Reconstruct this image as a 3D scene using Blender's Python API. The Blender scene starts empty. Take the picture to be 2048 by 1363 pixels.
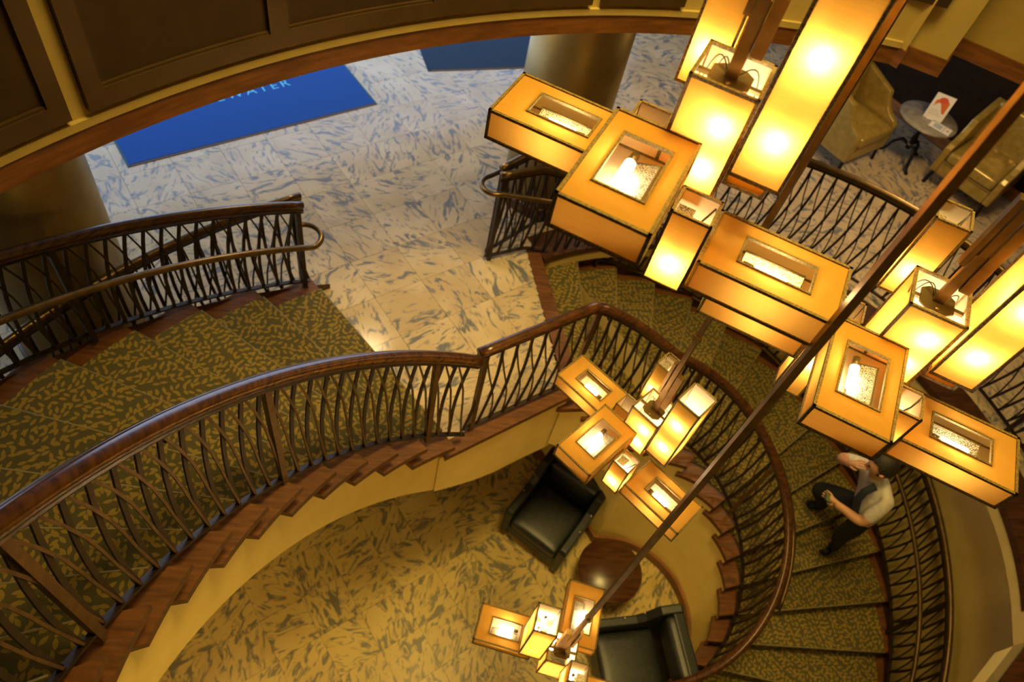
import bpy, bmesh, math, random
from math import sin, cos, radians, pi, hypot, atan2, degrees
from mathutils import Vector, Matrix
from mathutils.geometry import tessellate_polygon
random.seed(7)
S = bpy.context.scene
COL = S.collection

# ------------------------------------------------------------------ levels
CZ = 7.57                    # camera height above the lowest floor
L0, L1 = 0.0, 2.97           # lowest floor, lobby floor
RISE = 0.165
ZB = CZ - 2.188              # underside of the upper wall / lobby ceiling
ZTOP = 10.6                  # atrium ceiling

# ------------------------------------------------------------------ camera
cam_d = bpy.data.cameras.new('camera'); cam = bpy.data.objects.new('camera', cam_d); COL.objects.link(cam)
RW = ((0.9873799, 0.09495298, 0.12674728), (0.0, -0.80032565, 0.59956555), (0.15836964, -0.59199897, -0.79022546))
cam.matrix_world = Matrix(((RW[0][0], -RW[0][1], -RW[0][2], 0), (RW[1][0], -RW[1][1], -RW[1][2], 0),
                           (RW[2][0], -RW[2][1], -RW[2][2], CZ), (0, 0, 0, 1)))
cam_d.sensor_width = 36; cam_d.lens = 36 * 1446.45 / 2048; cam_d.clip_start = 0.05; cam_d.clip_end = 100
cam_d.dof.use_dof = True; cam_d.dof.focus_distance = 2.7; cam_d.dof.aperture_fstop = 2.4
S.camera = cam
FPX = 1446.45
def project(p):
    v = (p[0], p[1], p[2] - CZ)
    c = [sum(RW[r][i] * v[r] for r in range(3)) for i in range(3)]
    if c[2] < 0.05: return None
    return 1024 + FPX * c[0] / c[2], 681.5 + FPX * c[1] / c[2]

# ------------------------------------------------------------------ world, light, exposure
w = bpy.data.worlds.new('world'); S.world = w; w.use_nodes = True
w.node_tree.nodes['Background'].inputs[0].default_value = (0.50, 0.68, 1.0, 1)
w.node_tree.nodes['Background'].inputs[1].default_value = 3.0
S.view_settings.view_transform = 'Standard'; S.view_settings.look = 'None'
S.view_settings.exposure = 0.0; S.view_settings.gamma = 1.0; S.view_settings.use_curve_mapping = False
WARM = (1.0, 0.70, 0.19)
def lamp(name, kind, loc, power, color=WARM, size=0.5, rot=(0, 0, 0), **kw):
    d = bpy.data.lights.new(name, kind); d.energy = power; d.color = color
    if kind == 'AREA': d.size = size
    elif kind in ('POINT', 'SPOT'): d.shadow_soft_size = size
    for k, v in kw.items(): setattr(d, k, v)
    o = bpy.data.objects.new(name, d); COL.objects.link(o); o.location = loc; o.rotation_euler = rot
    return o
lamp('atrium_fill', 'AREA', (1.3, 2.2, ZTOP - 0.05), 125, WARM, 1.6, spread=radians(80))  # unseen lamp added overhead to warm the landing and stairs
lamp('atrium_wide_fill', 'AREA', (2.4, 0.4, ZTOP - 0.05), 14, WARM, 3.0)  # wide unseen fill added for general brightness in the atrium
lamp('fascia_fill', 'AREA', (0.9, -1.5, 5.62), 70, WARM, 0.6)  # invented lamp under the balcony, there to brighten the yellow fascia
lamp('lobby_fill', 'AREA', (2.4, 6.2, ZB - 0.03), 22, (1, .70, .36), 0.5)  # unseen lamp added to light the closed-in lobby
lamp('lounge_fill', 'AREA', (4.6, 5.2, ZB - 0.03), 38, (1, .68, .30), 0.5)  # added fill with no known fixture, warms the lounge floor
lamp('landing_fill', 'AREA', (-0.6, 4.9, ZB - 0.03), 18, (1, .70, .36), 0.4)  # unseen warm fill added on the lobby side of the landing
lamp('lower_hall_light', 'AREA', (-1.6, 1.4, L1 - 0.45), 24, (1, .62, .18), 0.6)
lamp('lower_hall_spot', 'SPOT', (0.16, 2.95, L1 - 0.2), 230, (1, .70, .46), 0.12, (0, 0, 0), spot_size=radians(36), spot_blend=0.9)

# ------------------------------------------------------------------ materials
def nmat(name, col, rough=0.5, metal=0.0, spec=0.5):
    m = bpy.data.materials.new(name); m.use_nodes = True
    b = m.node_tree.nodes['Principled BSDF']
    b.inputs['Base Color'].default_value = (*col, 1); b.inputs['Roughness'].default_value = rough
    b.inputs['Metallic'].default_value = metal; b.inputs['Specular IOR Level'].default_value = spec
    return m
def N(m, t, **kw):
    n = m.node_tree.nodes.new(t)
    for k, v in kw.items():
        if k in n.inputs.keys(): n.inputs[k].default_value = v
        else: setattr(n, k, v)
    return n
def LK(m, a, b): m.node_tree.links.new(a, b)
def ramp(m, stops):
    r = m.node_tree.nodes.new('ShaderNodeValToRGB'); el = r.color_ramp.elements
    while len(el) < len(stops): el.new(0.5)
    for e, (p, c) in zip(el, stops): e.position = p; e.color = (*c, 1)
    return r
def noisy(name, c1, c2, scale=20, rough=0.5, metal=0.0, stretch=(1, 1, 1), coord='Object', bump=0.0, detail=4, lo=.35, hi=.65, spec=0.5):
    m = nmat(name, c1, rough, metal, spec)
    tc = N(m, 'ShaderNodeTexCoord'); mp = N(m, 'ShaderNodeMapping'); mp.inputs['Scale'].default_value = stretch
    nz = N(m, 'ShaderNodeTexNoise', Scale=scale, Detail=detail)
    LK(m, tc.outputs[coord], mp.inputs[0]); LK(m, mp.outputs[0], nz.inputs['Vector'])
    r = ramp(m, [(lo, c1), (hi, c2)]); LK(m, nz.outputs['Fac'], r.inputs[0])
    b = m.node_tree.nodes['Principled BSDF']; LK(m, r.outputs[0], b.inputs['Base Color'])
    if bump:
        bp = N(m, 'ShaderNodeBump', Strength=bump, Distance=0.01); LK(m, nz.outputs['Fac'], bp.inputs['Height']); LK(m, bp.outputs[0], b.inputs['Normal'])
    return m
def marble(name, base, base2, vein, rough, thr):
    m = nmat(name, base, rough)
    g = N(m, 'ShaderNodeNewGeometry'); oi = N(m, 'ShaderNodeObjectInfo')
    mul = N(m, 'ShaderNodeMath', operation='MULTIPLY'); mul.inputs[1].default_value = 6.283
    LK(m, oi.outputs['Random'], mul.inputs[0])
    rot = N(m, 'ShaderNodeVectorRotate', rotation_type='Z_AXIS'); LK(m, g.outputs['Position'], rot.inputs['Vector']); LK(m, mul.outputs[0], rot.inputs['Angle'])
    off = N(m, 'ShaderNodeVectorMath', operation='ADD'); sc = N(m, 'ShaderNodeVectorMath', operation='SCALE'); sc.inputs[0].default_value = (31, 17, 5)
    LK(m, oi.outputs['Random'], sc.inputs['Scale']); LK(m, rot.outputs[0], off.inputs[0]); LK(m, sc.outputs[0], off.inputs[1])
    mp = N(m, 'ShaderNodeMapping'); mp.inputs['Scale'].default_value = (1, 2.6, 1); LK(m, off.outputs[0], mp.inputs[0])
    n1 = N(m, 'ShaderNodeTexNoise', Scale=4.6, Detail=5.0, Roughness=.62, Distortion=1.5); LK(m, mp.outputs[0], n1.inputs['Vector'])
    n2 = N(m, 'ShaderNodeTexNoise', Scale=2.2, Detail=3.0); LK(m, off.outputs[0], n2.inputs['Vector'])
    r1 = ramp(m, [(thr, (0, 0, 0)), (thr + .09, (1, 1, 1))]); LK(m, n1.outputs['Fac'], r1.inputs[0])
    r2 = ramp(m, [(.35, base), (.7, base2)]); LK(m, n2.outputs['Fac'], r2.inputs[0])
    mx = N(m, 'ShaderNodeMixRGB'); mx.inputs[2].default_value = (*vein, 1)
    LK(m, r1.outputs[0], mx.inputs[0]); LK(m, r2.outputs[0], mx.inputs[1])
    LK(m, mx.outputs[0], m.node_tree.nodes['Principled BSDF'].inputs['Base Color'])
    return m
def carpet(name, ground, leafc, scale):
    m = nmat(name, ground, 0.95, spec=0.1)
    g = N(m, 'ShaderNodeNewGeometry')
    sep0 = N(m, 'ShaderNodeSeparateXYZ'); LK(m, g.outputs['Position'], sep0.inputs[0])
    sub0 = N(m, 'ShaderNodeCombineXYZ'); LK(m, sep0.outputs[0], sub0.inputs[0]); LK(m, sep0.outputs[1], sub0.inputs[1])
    oi = N(m, 'ShaderNodeObjectInfo'); os_ = N(m, 'ShaderNodeVectorMath', operation='SCALE'); os_.inputs[0].default_value = (13.7, 7.3, 0); LK(m, oi.outputs['Random'], os_.inputs['Scale'])
    an0 = N(m, 'ShaderNodeMath', operation='MULTIPLY'); an0.inputs[1].default_value = 6.283; LK(m, oi.outputs['Random'], an0.inputs[0])
    sub1 = N(m, 'ShaderNodeVectorMath', operation='ADD'); LK(m, sub0.outputs[0], sub1.inputs[0]); LK(m, os_.outputs[0], sub1.inputs[1])
    sub = N(m, 'ShaderNodeVectorRotate', rotation_type='Z_AXIS'); LK(m, sub1.outputs[0], sub.inputs['Vector']); LK(m, an0.outputs[0], sub.inputs['Angle'])
    def layer(offset):
        a = N(m, 'ShaderNodeVectorMath', operation='ADD'); a.inputs[1].default_value = offset; LK(m, sub.outputs[0], a.inputs[0])
        v = N(m, 'ShaderNodeTexVoronoi', voronoi_dimensions='2D', Scale=scale, Randomness=0.75); LK(m, a.outputs[0], v.inputs['Vector'])
        d = N(m, 'ShaderNodeVectorMath', operation='SUBTRACT'); LK(m, a.outputs[0], d.inputs[0]); LK(m, v.outputs['Position'], d.inputs[1])
        s = N(m, 'ShaderNodeVectorMath', operation='SCALE'); s.inputs['Scale'].default_value = scale; LK(m, d.outputs[0], s.inputs[0])
        an = N(m, 'ShaderNodeMath', operation='MULTIPLY'); an.inputs[1].default_value = 6.283
        sp = N(m, 'ShaderNodeSeparateColor'); LK(m, v.outputs['Color'], sp.inputs[0]); LK(m, sp.outputs[0], an.inputs[0])
        r = N(m, 'ShaderNodeVectorRotate', rotation_type='Z_AXIS'); LK(m, s.outputs[0], r.inputs['Vector']); LK(m, an.outputs[0], r.inputs['Angle'])
        q = N(m, 'ShaderNodeSeparateXYZ'); LK(m, r.outputs[0], q.inputs[0])
        x2 = N(m, 'ShaderNodeMath', operation='MULTIPLY'); LK(m, q.outputs[0], x2.inputs[0]); LK(m, q.outputs[0], x2.inputs[1])
        wd = N(m, 'ShaderNodeMath', operation='MULTIPLY_ADD'); wd.inputs[1].default_value = -0.95; wd.inputs[2].default_value = 0.18; LK(m, x2.outputs[0], wd.inputs[0])
        ab = N(m, 'ShaderNodeMath', operation='ABSOLUTE'); LK(m, q.outputs[1], ab.inputs[0])
        lt = N(m, 'ShaderNodeMath', operation='LESS_THAN'); LK(m, ab.outputs[0], lt.inputs[0]); LK(m, wd.outputs[0], lt.inputs[1])
        return lt
    l1 = layer((0, 0, 0)); l2 = layer((.417 / scale * 1.3, .61 / scale, 0))
    mx = N(m, 'ShaderNodeMath', operation='MAXIMUM'); LK(m, l1.outputs[0], mx.inputs[0]); LK(m, l2.outputs[0], mx.inputs[1])
    c = N(m, 'ShaderNodeMixRGB'); c.inputs[1].default_value = (*ground, 1); c.inputs[2].default_value = (*leafc, 1)
    hv = N(m, 'ShaderNodeHueSaturation'); vv = N(m, 'ShaderNodeMapRange'); vv.inputs['To Min'].default_value = .86; vv.inputs['To Max'].default_value = 1.14
    LK(m, oi.outputs['Random'], vv.inputs['Value']); LK(m, vv.outputs[0], hv.inputs['Value'])
    LK(m, mx.outputs[0], c.inputs[0]); LK(m, c.outputs[0], hv.inputs['Color']); LK(m, hv.outputs[0], m.node_tree.nodes['Principled BSDF'].inputs['Base Color'])
    return m
def fabric(name, col, dcol):
    m = bpy.data.materials.new(name); m.use_nodes = True; nt = m.node_tree; nt.nodes.clear()
    out = N(m, 'ShaderNodeOutputMaterial'); mix = N(m, 'ShaderNodeMixShader'); mix.inputs[0].default_value = 0.45
    tr = N(m, 'ShaderNodeBsdfTranslucent'); df = N(m, 'ShaderNodeBsdfDiffuse')
    tc = N(m, 'ShaderNodeTexCoord'); mp = N(m, 'ShaderNodeMapping'); mp.inputs['Scale'].default_value = (3, 3, 60)
    nz = N(m, 'ShaderNodeTexNoise', Scale=6.0, Detail=3.0); LK(m, tc.outputs['Object'], mp.inputs[0]); LK(m, mp.outputs[0], nz.inputs['Vector'])
    r = ramp(m, [(.3, tuple(c * .86 for c in col)), (.7, col)]); LK(m, nz.outputs['Fac'], r.inputs[0])
    LK(m, r.outputs[0], tr.inputs[0])
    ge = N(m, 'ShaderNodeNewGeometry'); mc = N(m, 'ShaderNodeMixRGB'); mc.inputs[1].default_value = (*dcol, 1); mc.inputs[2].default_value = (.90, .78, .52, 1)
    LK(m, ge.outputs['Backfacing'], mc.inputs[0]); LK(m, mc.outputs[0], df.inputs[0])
    LK(m, tr.outputs[0], mix.inputs[1]); LK(m, df.outputs[0], mix.inputs[2]); LK(m, mix.outputs[0], out.inputs[0])
    return m
def emis(name, col, st):
    m = bpy.data.materials.new(name); m.use_nodes = True; nt = m.node_tree; nt.nodes.clear()
    out = N(m, 'ShaderNodeOutputMaterial'); e = N(m, 'ShaderNodeEmission'); e.inputs[0].default_value = (*col, 1); e.inputs[1].default_value = st
    LK(m, e.outputs[0], out.inputs[0]); return m

M = {}
M['marble'] = marble('lobby_marble', (.44, .325, .175), (.56, .44, .275), (.15, .15, .155), .16, .52)
M['marble0'] = marble('lower_marble', (.46, .33, .10), (.54, .40, .14), (.15, .13, .085), .34, .50)
M['grout'] = nmat('grout', (.36, .31, .24), .8)
M['carpet'] = carpet('leaf_carpet', (.080, .068, .030), (.225, .155, .036), 19.0)
M['cream'] = noisy('cream_plaster', (.52, .385, .115), (.56, .42, .135), 8, .75, bump=.05)
M['fascia'] = noisy('yellow_plaster', (.86, .66, .21), (.90, .70, .24), 6, .7)
M['ceil'] = nmat('ceiling_paint', (.70, .62, .46), .9)
M['tread'] = noisy('tread_wood', (.070, .025, .007), (.155, .058, .016), 5, .42, stretch=(1.2, 9, 3), lo=.3, hi=.7, spec=.3)
M['dark'] = noisy('dark_wood', (.035, .012, .004), (.075, .026, .009), 6, .35, stretch=(1, 8, 3))
M['rail'] = noisy('rail_wood', (.036, .013, .005), (.085, .032, .010), 7, .24, stretch=(2, 2, 9))
M['band'] = noisy('band_wood', (.14, .050, .010), (.25, .095, .020), 5, .45, stretch=(1, 1, 7))
M['panel'] = noisy('panel_brown', (.040, .020, .006), (.052, .027, .009), 9, .6)
M['loungewall'] = noisy('lounge_wall', (.011, .006, .003), (.016, .009, .004), 9, .8, spec=.1)
M['panelframe'] = noisy('panel_frame', (.060, .034, .010), (.075, .042, .013), 9, .35)
M['iron'] = noisy('bronze_iron', (.022, .013, .007), (.040, .025, .013), 18, .42, metal=.5)
M['ironlt'] = noisy('bronze_bar', (.11, .065, .022), (.17, .10, .036), 18, .38, metal=.7)
M['brass'] = noisy('bronze_tube', (.13, .085, .038), (.20, .13, .06), 14, .3, metal=.85)
M['column'] = noisy('column_bronze', (.28, .19, .055), (.34, .24, .075), 4, .42, metal=.55)
M['black'] = noisy('black_leather', (.010, .011, .012), (.020, .021, .022), 30, .42, bump=.06)
M['gold'] = noisy('gold_leather', (.29, .20, .040), (.36, .255, .06), 16, .26, metal=.25, bump=.10)
M['golddk'] = nmat('gold_leather_seam', (.20, .13, .03), .5)
M['tabletop'] = noisy('grey_stone', (.20, .18, .15), (.32, .29, .25), 14, .3)
M['castiron'] = nmat('cast_iron', (.012, .011, .010), .5, .6)
M['walnut'] = noisy('walnut', (.040, .014, .005), (.085, .030, .011), 5, .3, stretch=(1, 7, 1))
M['matblue'] = noisy('mat_blue', (.001, .055, .28), (.001, .070, .34), 90, .95, bump=.2)
M['matnavy'] = noisy('mat_navy', (.006, .024, .060), (.010, .036, .085), 70, .95, bump=.2)
M['matedge'] = nmat('mat_edge', (.02, .09, .14), .8)
M['matrub'] = nmat('mat_rubber', (.12, .09, .08), .8)
M['print'] = nmat('mat_print', (.12, .55, .85), .9)
M['paper'] = nmat('paper', (.78, .76, .74), .6)
M['orange'] = nmat('print_orange', (.62, .14, .03), .6)
M['printred'] = nmat('print_red', (.6, .08, .05), .6)
M['printgrey'] = nmat('print_grey', (.40, .46, .52), .6)
M['shade'] = fabric('amber_fabric', (.62, .35, .070), (.62, .33, .05))
M['trim'] = noisy('braid_trim', (.075, .048, .008), (.21, .14, .025), 160, .7, detail=2)
M['bulb'] = emis('lamp_glass', (1.0, .78, .46), 250.0)
M['bulb2'] = emis('tubular_lamp_glass', (1.0, .78, .46), 66.0)
M['white_in'] = nmat('shade_liner', (.85, .72, .45), .6)
M['mesh'] = noisy('perforated_steel', (.10, .085, .06), (.55, .47, .34), 320, .4, metal=.6, detail=0, lo=.45, hi=.55)
M['stem'] = noisy('antique_brass', (.15, .085, .026), (.24, .14, .045), 12, .36, metal=.8)
M['hub'] = nmat('hub_bronze', (.11, .075, .025), .45, .6)
M['wire'] = nmat('lamp_wire', (.02, .016, .010), .5)
M['skin'] = nmat('skin', (.52, .27, .15), .55)
M['shirt'] = noisy('grey_shirt', (.50, .46, .41), (.60, .55, .49), 22, .85, bump=.1)
M['navy'] = nmat('navy_panel', (.012, .016, .032), .85)
M['trousers'] = nmat('black_trousers', (.008, .008, .009), .85)
M['hair'] = noisy('hair', (.012, .009, .007), (.028, .020, .014), 60, .6, bump=.4)
M['phone'] = nmat('phone', (.16, .22, .06), .4)
M['nail'] = nmat('nailhead', (.45, .38, .26), .3, .8)
M['piping'] = noisy('carpet_nosing', (.17, .135, .060), (.22, .175, .08), 60, .9)
M['lowcarpet'] = noisy('grey_carpet', (.06, .065, .07), (.16, .16, .16), 40, .95)

# ------------------------------------------------------------------ helpers
def raw(name, me, mat, parent=None, smooth=False):
    if mat is not None and not me.materials: me.materials.append(M[mat] if isinstance(mat, str) else mat)
    if smooth:
        for p in me.polygons: p.use_smooth = True
    o = bpy.data.objects.new(name, me); COL.objects.link(o)
    if parent is not None: o.parent = parent
    return o
def mk(name, vs, fs, mat, parent=None, smooth=False):
    me = bpy.data.meshes.new(name); me.from_pydata([tuple(v) for v in vs], [], fs); me.update()
    return raw(name, me, mat, parent, smooth)
def bmo(name, bm, mat, parent=None, smooth=False):
    me = bpy.data.meshes.new(name); bm.to_mesh(me); bm.free(); return raw(name, me, mat, parent, smooth)
def tag(o, label, cat, group=None, kind=None):
    o['label'] = label; o['category'] = cat
    if group: o['group'] = group
    if kind: o['kind'] = kind
    return o
def struct(o, label=None):
    o['kind'] = 'structure'
    if label: o['label'] = label
    return o
def empty(name, loc=(0, 0, 0), rz=0.0):
    o = bpy.data.objects.new(name, None); COL.objects.link(o); o.location = loc; o.rotation_euler = (0, 0, rz); o.empty_display_size = .1
    return o
class MB:
    def __init__(s): s.v = []; s.f = []
    def add(s, vs, fs):
        b = len(s.v); s.v += [tuple(v) for v in vs]; s.f += [tuple(i + b for i in f) for f in fs]; return s
    def box(s, x0, x1, y0, y1, z0, z1):
        return s.add([(x0, y0, z0), (x1, y0, z0), (x1, y1, z0), (x0, y1, z0), (x0, y0, z1), (x1, y0, z1), (x1, y1, z1), (x0, y1, z1)],
                     [(3, 2, 1, 0), (4, 5, 6, 7), (0, 1, 5, 4), (1, 2, 6, 5), (2, 3, 7, 6), (3, 0, 4, 7)])
    def sweep(s, pts, w, h, up=(0, 0, 1), n=4, closed=False):
        """tube of rectangular (n=4) or round section along pts; w across, h along up"""
        pts = [Vector(p) for p in pts]; k = len(pts); rings = []
        for i, p in enumerate(pts):
            a = pts[max(i - 1, 0)] if not closed else pts[i - 1]; b = pts[min(i + 1, k - 1)] if not closed else pts[(i + 1) % k]
            t = (b - a).normalized(); u = Vector(up)
            sd = t.cross(u)
            if sd.length < 1e-4: sd = t.cross(Vector((1, 0, 0)))
            sd.normalize(); uu = sd.cross(t).normalized()
            if n == 4: ring = [p + sd * w / 2 * x + uu * h / 2 * y for x, y in ((-1, -1), (1, -1), (1, 1), (-1, 1))]
            else: ring = [p + sd * w / 2 * cos(2 * pi * j / n) + uu * h / 2 * sin(2 * pi * j / n) for j in range(n)]
            rings.append(ring)
        vs = [v for r in rings for v in r]; fs = []
        m = k if closed else k - 1
        for i in range(m):
            for j in range(n):
                a = i * n + j; b = i * n + (j + 1) % n; c = ((i + 1) % k) * n + (j + 1) % n; d = ((i + 1) % k) * n + j
                fs.append((a, b, c, d))
        if not closed: fs += [tuple(range(n))[::-1], tuple((k - 1) * n + j for j in range(n))]
        return s.add(vs, fs)
    def lathe(s, prof, n=24, c=(0, 0, 0)):
        vs = [(c[0] + r * cos(2 * pi * j / n), c[1] + r * sin(2 * pi * j / n), c[2] + z) for r, z in prof for j in range(n)]
        fs = []
        for i in range(len(prof) - 1):
            for j in range(n): fs.append((i * n + j, i * n + (j + 1) % n, (i + 1) * n + (j + 1) % n, (i + 1) * n + j))
        fs += [tuple(range(n))[::-1], tuple((len(prof) - 1) * n + j for j in range(n))]
        return s.add(vs, fs)
    def prism(s, poly, z0, z1):
        n = len(poly); vs = [(x, y, z0) for x, y in poly] + [(x, y, z1) for x, y in poly]
        return s.add(vs, [tuple(range(n))[::-1], tuple(range(n, 2 * n))] + [(i, (i + 1) % n, n + (i + 1) % n, n + i) for i in range(n)])
    def build(s, name, mat, parent=None, smooth=False, bevel=0.0):
        o = mk(name, s.v, s.f, mat, parent, smooth)
        if bevel:
            b = o.modifiers.new('bevel', 'BEVEL'); b.width = bevel; b.segments = 2; b.limit_method = 'ANGLE'
        return o
def pol(c, r, a): return (c[0] + r * cos(radians(a)), c[1] + r * sin(radians(a)))
def lerp(a, b, t): return tuple(x + (y - x) * t for x, y in zip(a, b))
def inside(p, poly):
    x, y = p[0], p[1]; r = False; j = len(poly) - 1
    for i in range(len(poly)):
        if (poly[i][1] > y) != (poly[j][1] > y) and x < (poly[j][0] - poly[i][0]) * (y - poly[i][1]) / (poly[j][1] - poly[i][1]) + poly[i][0]: r = not r
        j = i
    return r

# ------------------------------------------------------------------ plan of the stair
CL, CR, CO = (1.48, 0.237), (2.26, 2.245), (2.27, 2.436)
def in_l(k): return pol(CL, 2.46, 113.4 + 5.29 * k)
def out_l(k): return pol(CL, 4.27, 118.0 + 6.25 * k)
R3 = pol(CR, 0.80, 162.5 - 14.9 * 3.0)
def in_r(k):
    if k >= 3: return pol(CR, 0.80, 162.5 - 14.9 * k)
    t = k / 3.0; a = lerp((1.17, 2.99), R3, t); return (a[0], a[1] + 0.05 * sin(pi * max(t, 0)) if t > 0 else a[1])
def out_r(k): return pol(CR, 2.62, 120.5 - 10.0 * k)
def P(fl, k, wv): return lerp(in_l(k), out_l(k), wv) if fl == 'l' else lerp(in_r(k), out_r(k), wv)
LA, LB = (0.285, 2.415), (1.17, 2.99)              # ends of the landing's inner edge

# building axes of the lobby
A34 = radians(34.0); E1 = (cos(A34), sin(A34)); E2 = (-sin(A34), cos(A34))
def ee(a, b): return (E1[0] * a + E2[0] * b, E1[1] * a + E2[1] * b)
def uv34(p): return (p[0] * E1[0] + p[1] * E1[1], p[0] * E2[0] + p[1] * E2[1])

hole = [pol(CL, 4.24, a) for a in range(236, 125, -4)]
hole += [(-0.90, 3.66), lerp(in_l(1), out_l(1), .92), (LA[0] - .025, LA[1] + .045), (LB[0] - .025, LB[1] + .045), (0.875, 4.53)]
hole += [pol(CO, 2.353, a) for a in range(120, -26, -4)]
hole += [(4.365, 1.345), (3.99, 1.06), (2.9, .22), (2.2, -1.2), (1.2, -2.6), (.1, -3.2)]
outer = [ee(-6, -7), ee(8.76, -7), ee(8.76, 7.6), ee(-6, 7.6)]

def slab(name, outer, hole, z0, z1, mtop, mside, mbot):
    polys = [[Vector((*p, 0)) for p in outer], [Vector((*p, 0)) for p in hole]]
    tris = tessellate_polygon(polys); pts = outer + hole; n = len(pts)
    vs = [(*p, z1) for p in pts] + [(*p, z0) for p in pts]; fs = []; mi = []
    for t in tris:
        a = (Vector(pts[t[1]]) - Vector(pts[t[0]])).cross(Vector(pts[t[2]]) - Vector(pts[t[0]]))
        t = tuple(t) if a > 0 else tuple(t)[::-1]
        fs.append(t); mi.append(0); fs.append(tuple(i + n for i in t[::-1])); mi.append(2)
    for base, ln in ((0, len(outer)), (len(outer), len(hole))):
        for i in range(ln):
            a = base + i; b = base + (i + 1) % ln; fs.append((a, b, b + n, a + n)); mi.append(1)
    me = bpy.data.meshes.new(name); me.from_pydata(vs, [], fs)
    for m in (mtop, mside, mbot): me.materials.append(M[m])
    for p, i in zip(me.polygons, mi): p.material_index = i
    me.update(); return raw(name, me, None)

# ------------------------------------------------------------------ floors with their tiles
fl1 = struct(slab('floor', outer, hole, L1 - .17, L1 - .012, 'grout', 'cream', 'ceil'), 'lobby floor of cream and grey marble tiles around the stair opening')
fl0 = struct(mk('floor', [(*p, L0 - .012) for p in outer], [(0, 1, 2, 3)], 'grout'), 'lower hall floor of veined marble tiles')
def clip_poly(subj, win):
    out = subj
    for i in range(len(win)):
        a, b = win[i], win[(i + 1) % len(win)]; inp, out = out, []
        if not inp: return []
        side = lambda p: (b[0] - a[0]) * (p[1] - a[1]) - (b[1] - a[1]) * (p[0] - a[0])
        for j in range(len(inp)):
            p, q = inp[j - 1], inp[j]; sp, sq = side(p), side(q)
            if (sp < 0) != (sq < 0):
                t = sp / (sp - sq); out.append((p[0] + (q[0] - p[0]) * t, p[1] + (q[1] - p[1]) * t))
            if sq >= 0: out.append(q)
    return out
TS = 0.43
def tile_floor(parent, ztop, mat, region_test, cell_filter, e10, e20, rng1, rng2, cutter=None):
    h = TS / 2 - .0012
    mb = MB().prism([(-h, -h), (h, -h), (h, h), (-h, h)], -.012, 0)
    me0 = None; count = 0
    for i in range(*rng1):
        for j in range(*rng2):
            a, b = e10 + i * TS, e20 + j * TS; c = ee(a, b)
            cs = [ee(a + dx * h, b + dy * h) for dx, dy in ((-1, -1), (1, -1), (1, 1), (-1, 1))]
            vis = False
            for p in cs + [c]:
                q = project((p[0], p[1], ztop))
                if q and -90 < q[0] < 2140 and -90 < q[1] < 1450: vis = True
            if not vis or not cell_filter(c, a, b): continue
            dens = [ee(a + dx * h, b + dy * h) for dx in (-1, -.5, 0, .5, 1) for dy in (-1, -.5, 0, .5, 1)]
            ok = [region_test(p) for p in dens]
            if all(ok):
                if me0 is None:
                    o = mb.build('tile', mat, parent); me0 = o.data
                else: o = raw('tile', me0, None, parent)
                o.location = (c[0], c[1], ztop); o.rotation_euler = (0, 0, A34); count += 1
            elif any(ok) and cutter:
                pc = cutter(cs)
                if len(pc) > 3:
                    m2 = MB()
                    for q in pc: m2.add([(p[0] - c[0], p[1] - c[1], 0) for p in q], [(0, 1, 2, 3)])
                    o = m2.build('tile', mat, parent); o.location = (c[0], c[1], ztop); count += 1
    return count
# the open part of the lobby floor as polygons round the hole (each cut tile takes the piece outside the hole)
def cut_hole(cs):
    n = 12; keep = []
    for i in range(n):
        for j in range(n):
            q = [lerp(lerp(cs[0], cs[1], x / n), lerp(cs[3], cs[2], x / n), y / n) for x, y in ((i, j), (i + 1, j), (i + 1, j + 1), (i, j + 1))]
            if sum(not inside(p, hole) for p in q) >= 3: keep.append(q)
    return keep
def hidden_by_upper(c):            # the ring wall hides the far lobby floor: leave those tiles out
    q = project((c[0], c[1], L1)); return q and q[1] < 40 and q[0] < 1300
n1 = tile_floor(fl1, L1, 'marble', lambda p: not inside(p, hole), lambda c, a, b: not hidden_by_upper(c) and a < 8.7, 1.80 + TS / 2, 2.93 + TS / 2, (-13, 17), (-8, 11), cut_hole)
def l0_vis(c, a, b):
    d = hypot(c[0] - CL[0], c[1] - CL[1]); return d < 4.6 and c[0] < 3.4
n0 = tile_floor(fl0, L0, 'marble0', lambda p: True, l0_vis, .3, .9, (-8, 12), (-8, 10))
print('tiles', n1, n0)
fill = slab('floor_beyond', outer, hole, L1 - .011, L1 - .0105, 'marble', 'marble', 'marble'); bpy.data.objects.remove(fill)

# dark wood band along the stair opening, landing edge strips
def strip(name, a, b, z0, z1, mat, parent=None, bevel=0):
    n = len(a); vs = [(*p, z1) for p in a] + [(*p, z1) for p in b] + [(*p, z0) for p in a] + [(*p, z0) for p in b]; fs = []
    for i in range(n - 1):
        fs += [(i, i + 1, n + i + 1, n + i), (2 * n + i + 1, 2 * n + i, 3 * n + i, 3 * n + i + 1), (i + 1, i, 2 * n + i, 2 * n + i + 1), (n + i, n + i + 1, 3 * n + i + 1, 3 * n + i)]
    fs += [(0, n, 3 * n, 2 * n), (2 * n - 1, n - 1, 3 * n - 1, 4 * n - 1)]
    return mk(name, vs, fs, mat, parent)
an = [a for a in range(122, -24, -3)]
struct(strip('trim_1', [pol(CO, 2.343, a) for a in an], [pol(CO, 2.64, a) for a in an], L1 - .06, L1 + .006, 'dark'), 'dark wood border along the stair opening')
struct(strip('trim_2', [(4.365, 1.345), (3.99, 1.06), (2.9, .22)], [(4.62, 1.18), (4.17, .84), (3.1, .03)], L1 - .04, L1 + .006, 'dark'), 'dark wood border on the near slab edge')
struct(strip('trim_3', [(0.86, 4.56), LB], [(0.98, 4.56), (1.29, 3.05)], L1 - .05, L1 + .008, 'tread'), 'brown wood nosing strip between landing and lower flight')
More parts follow.
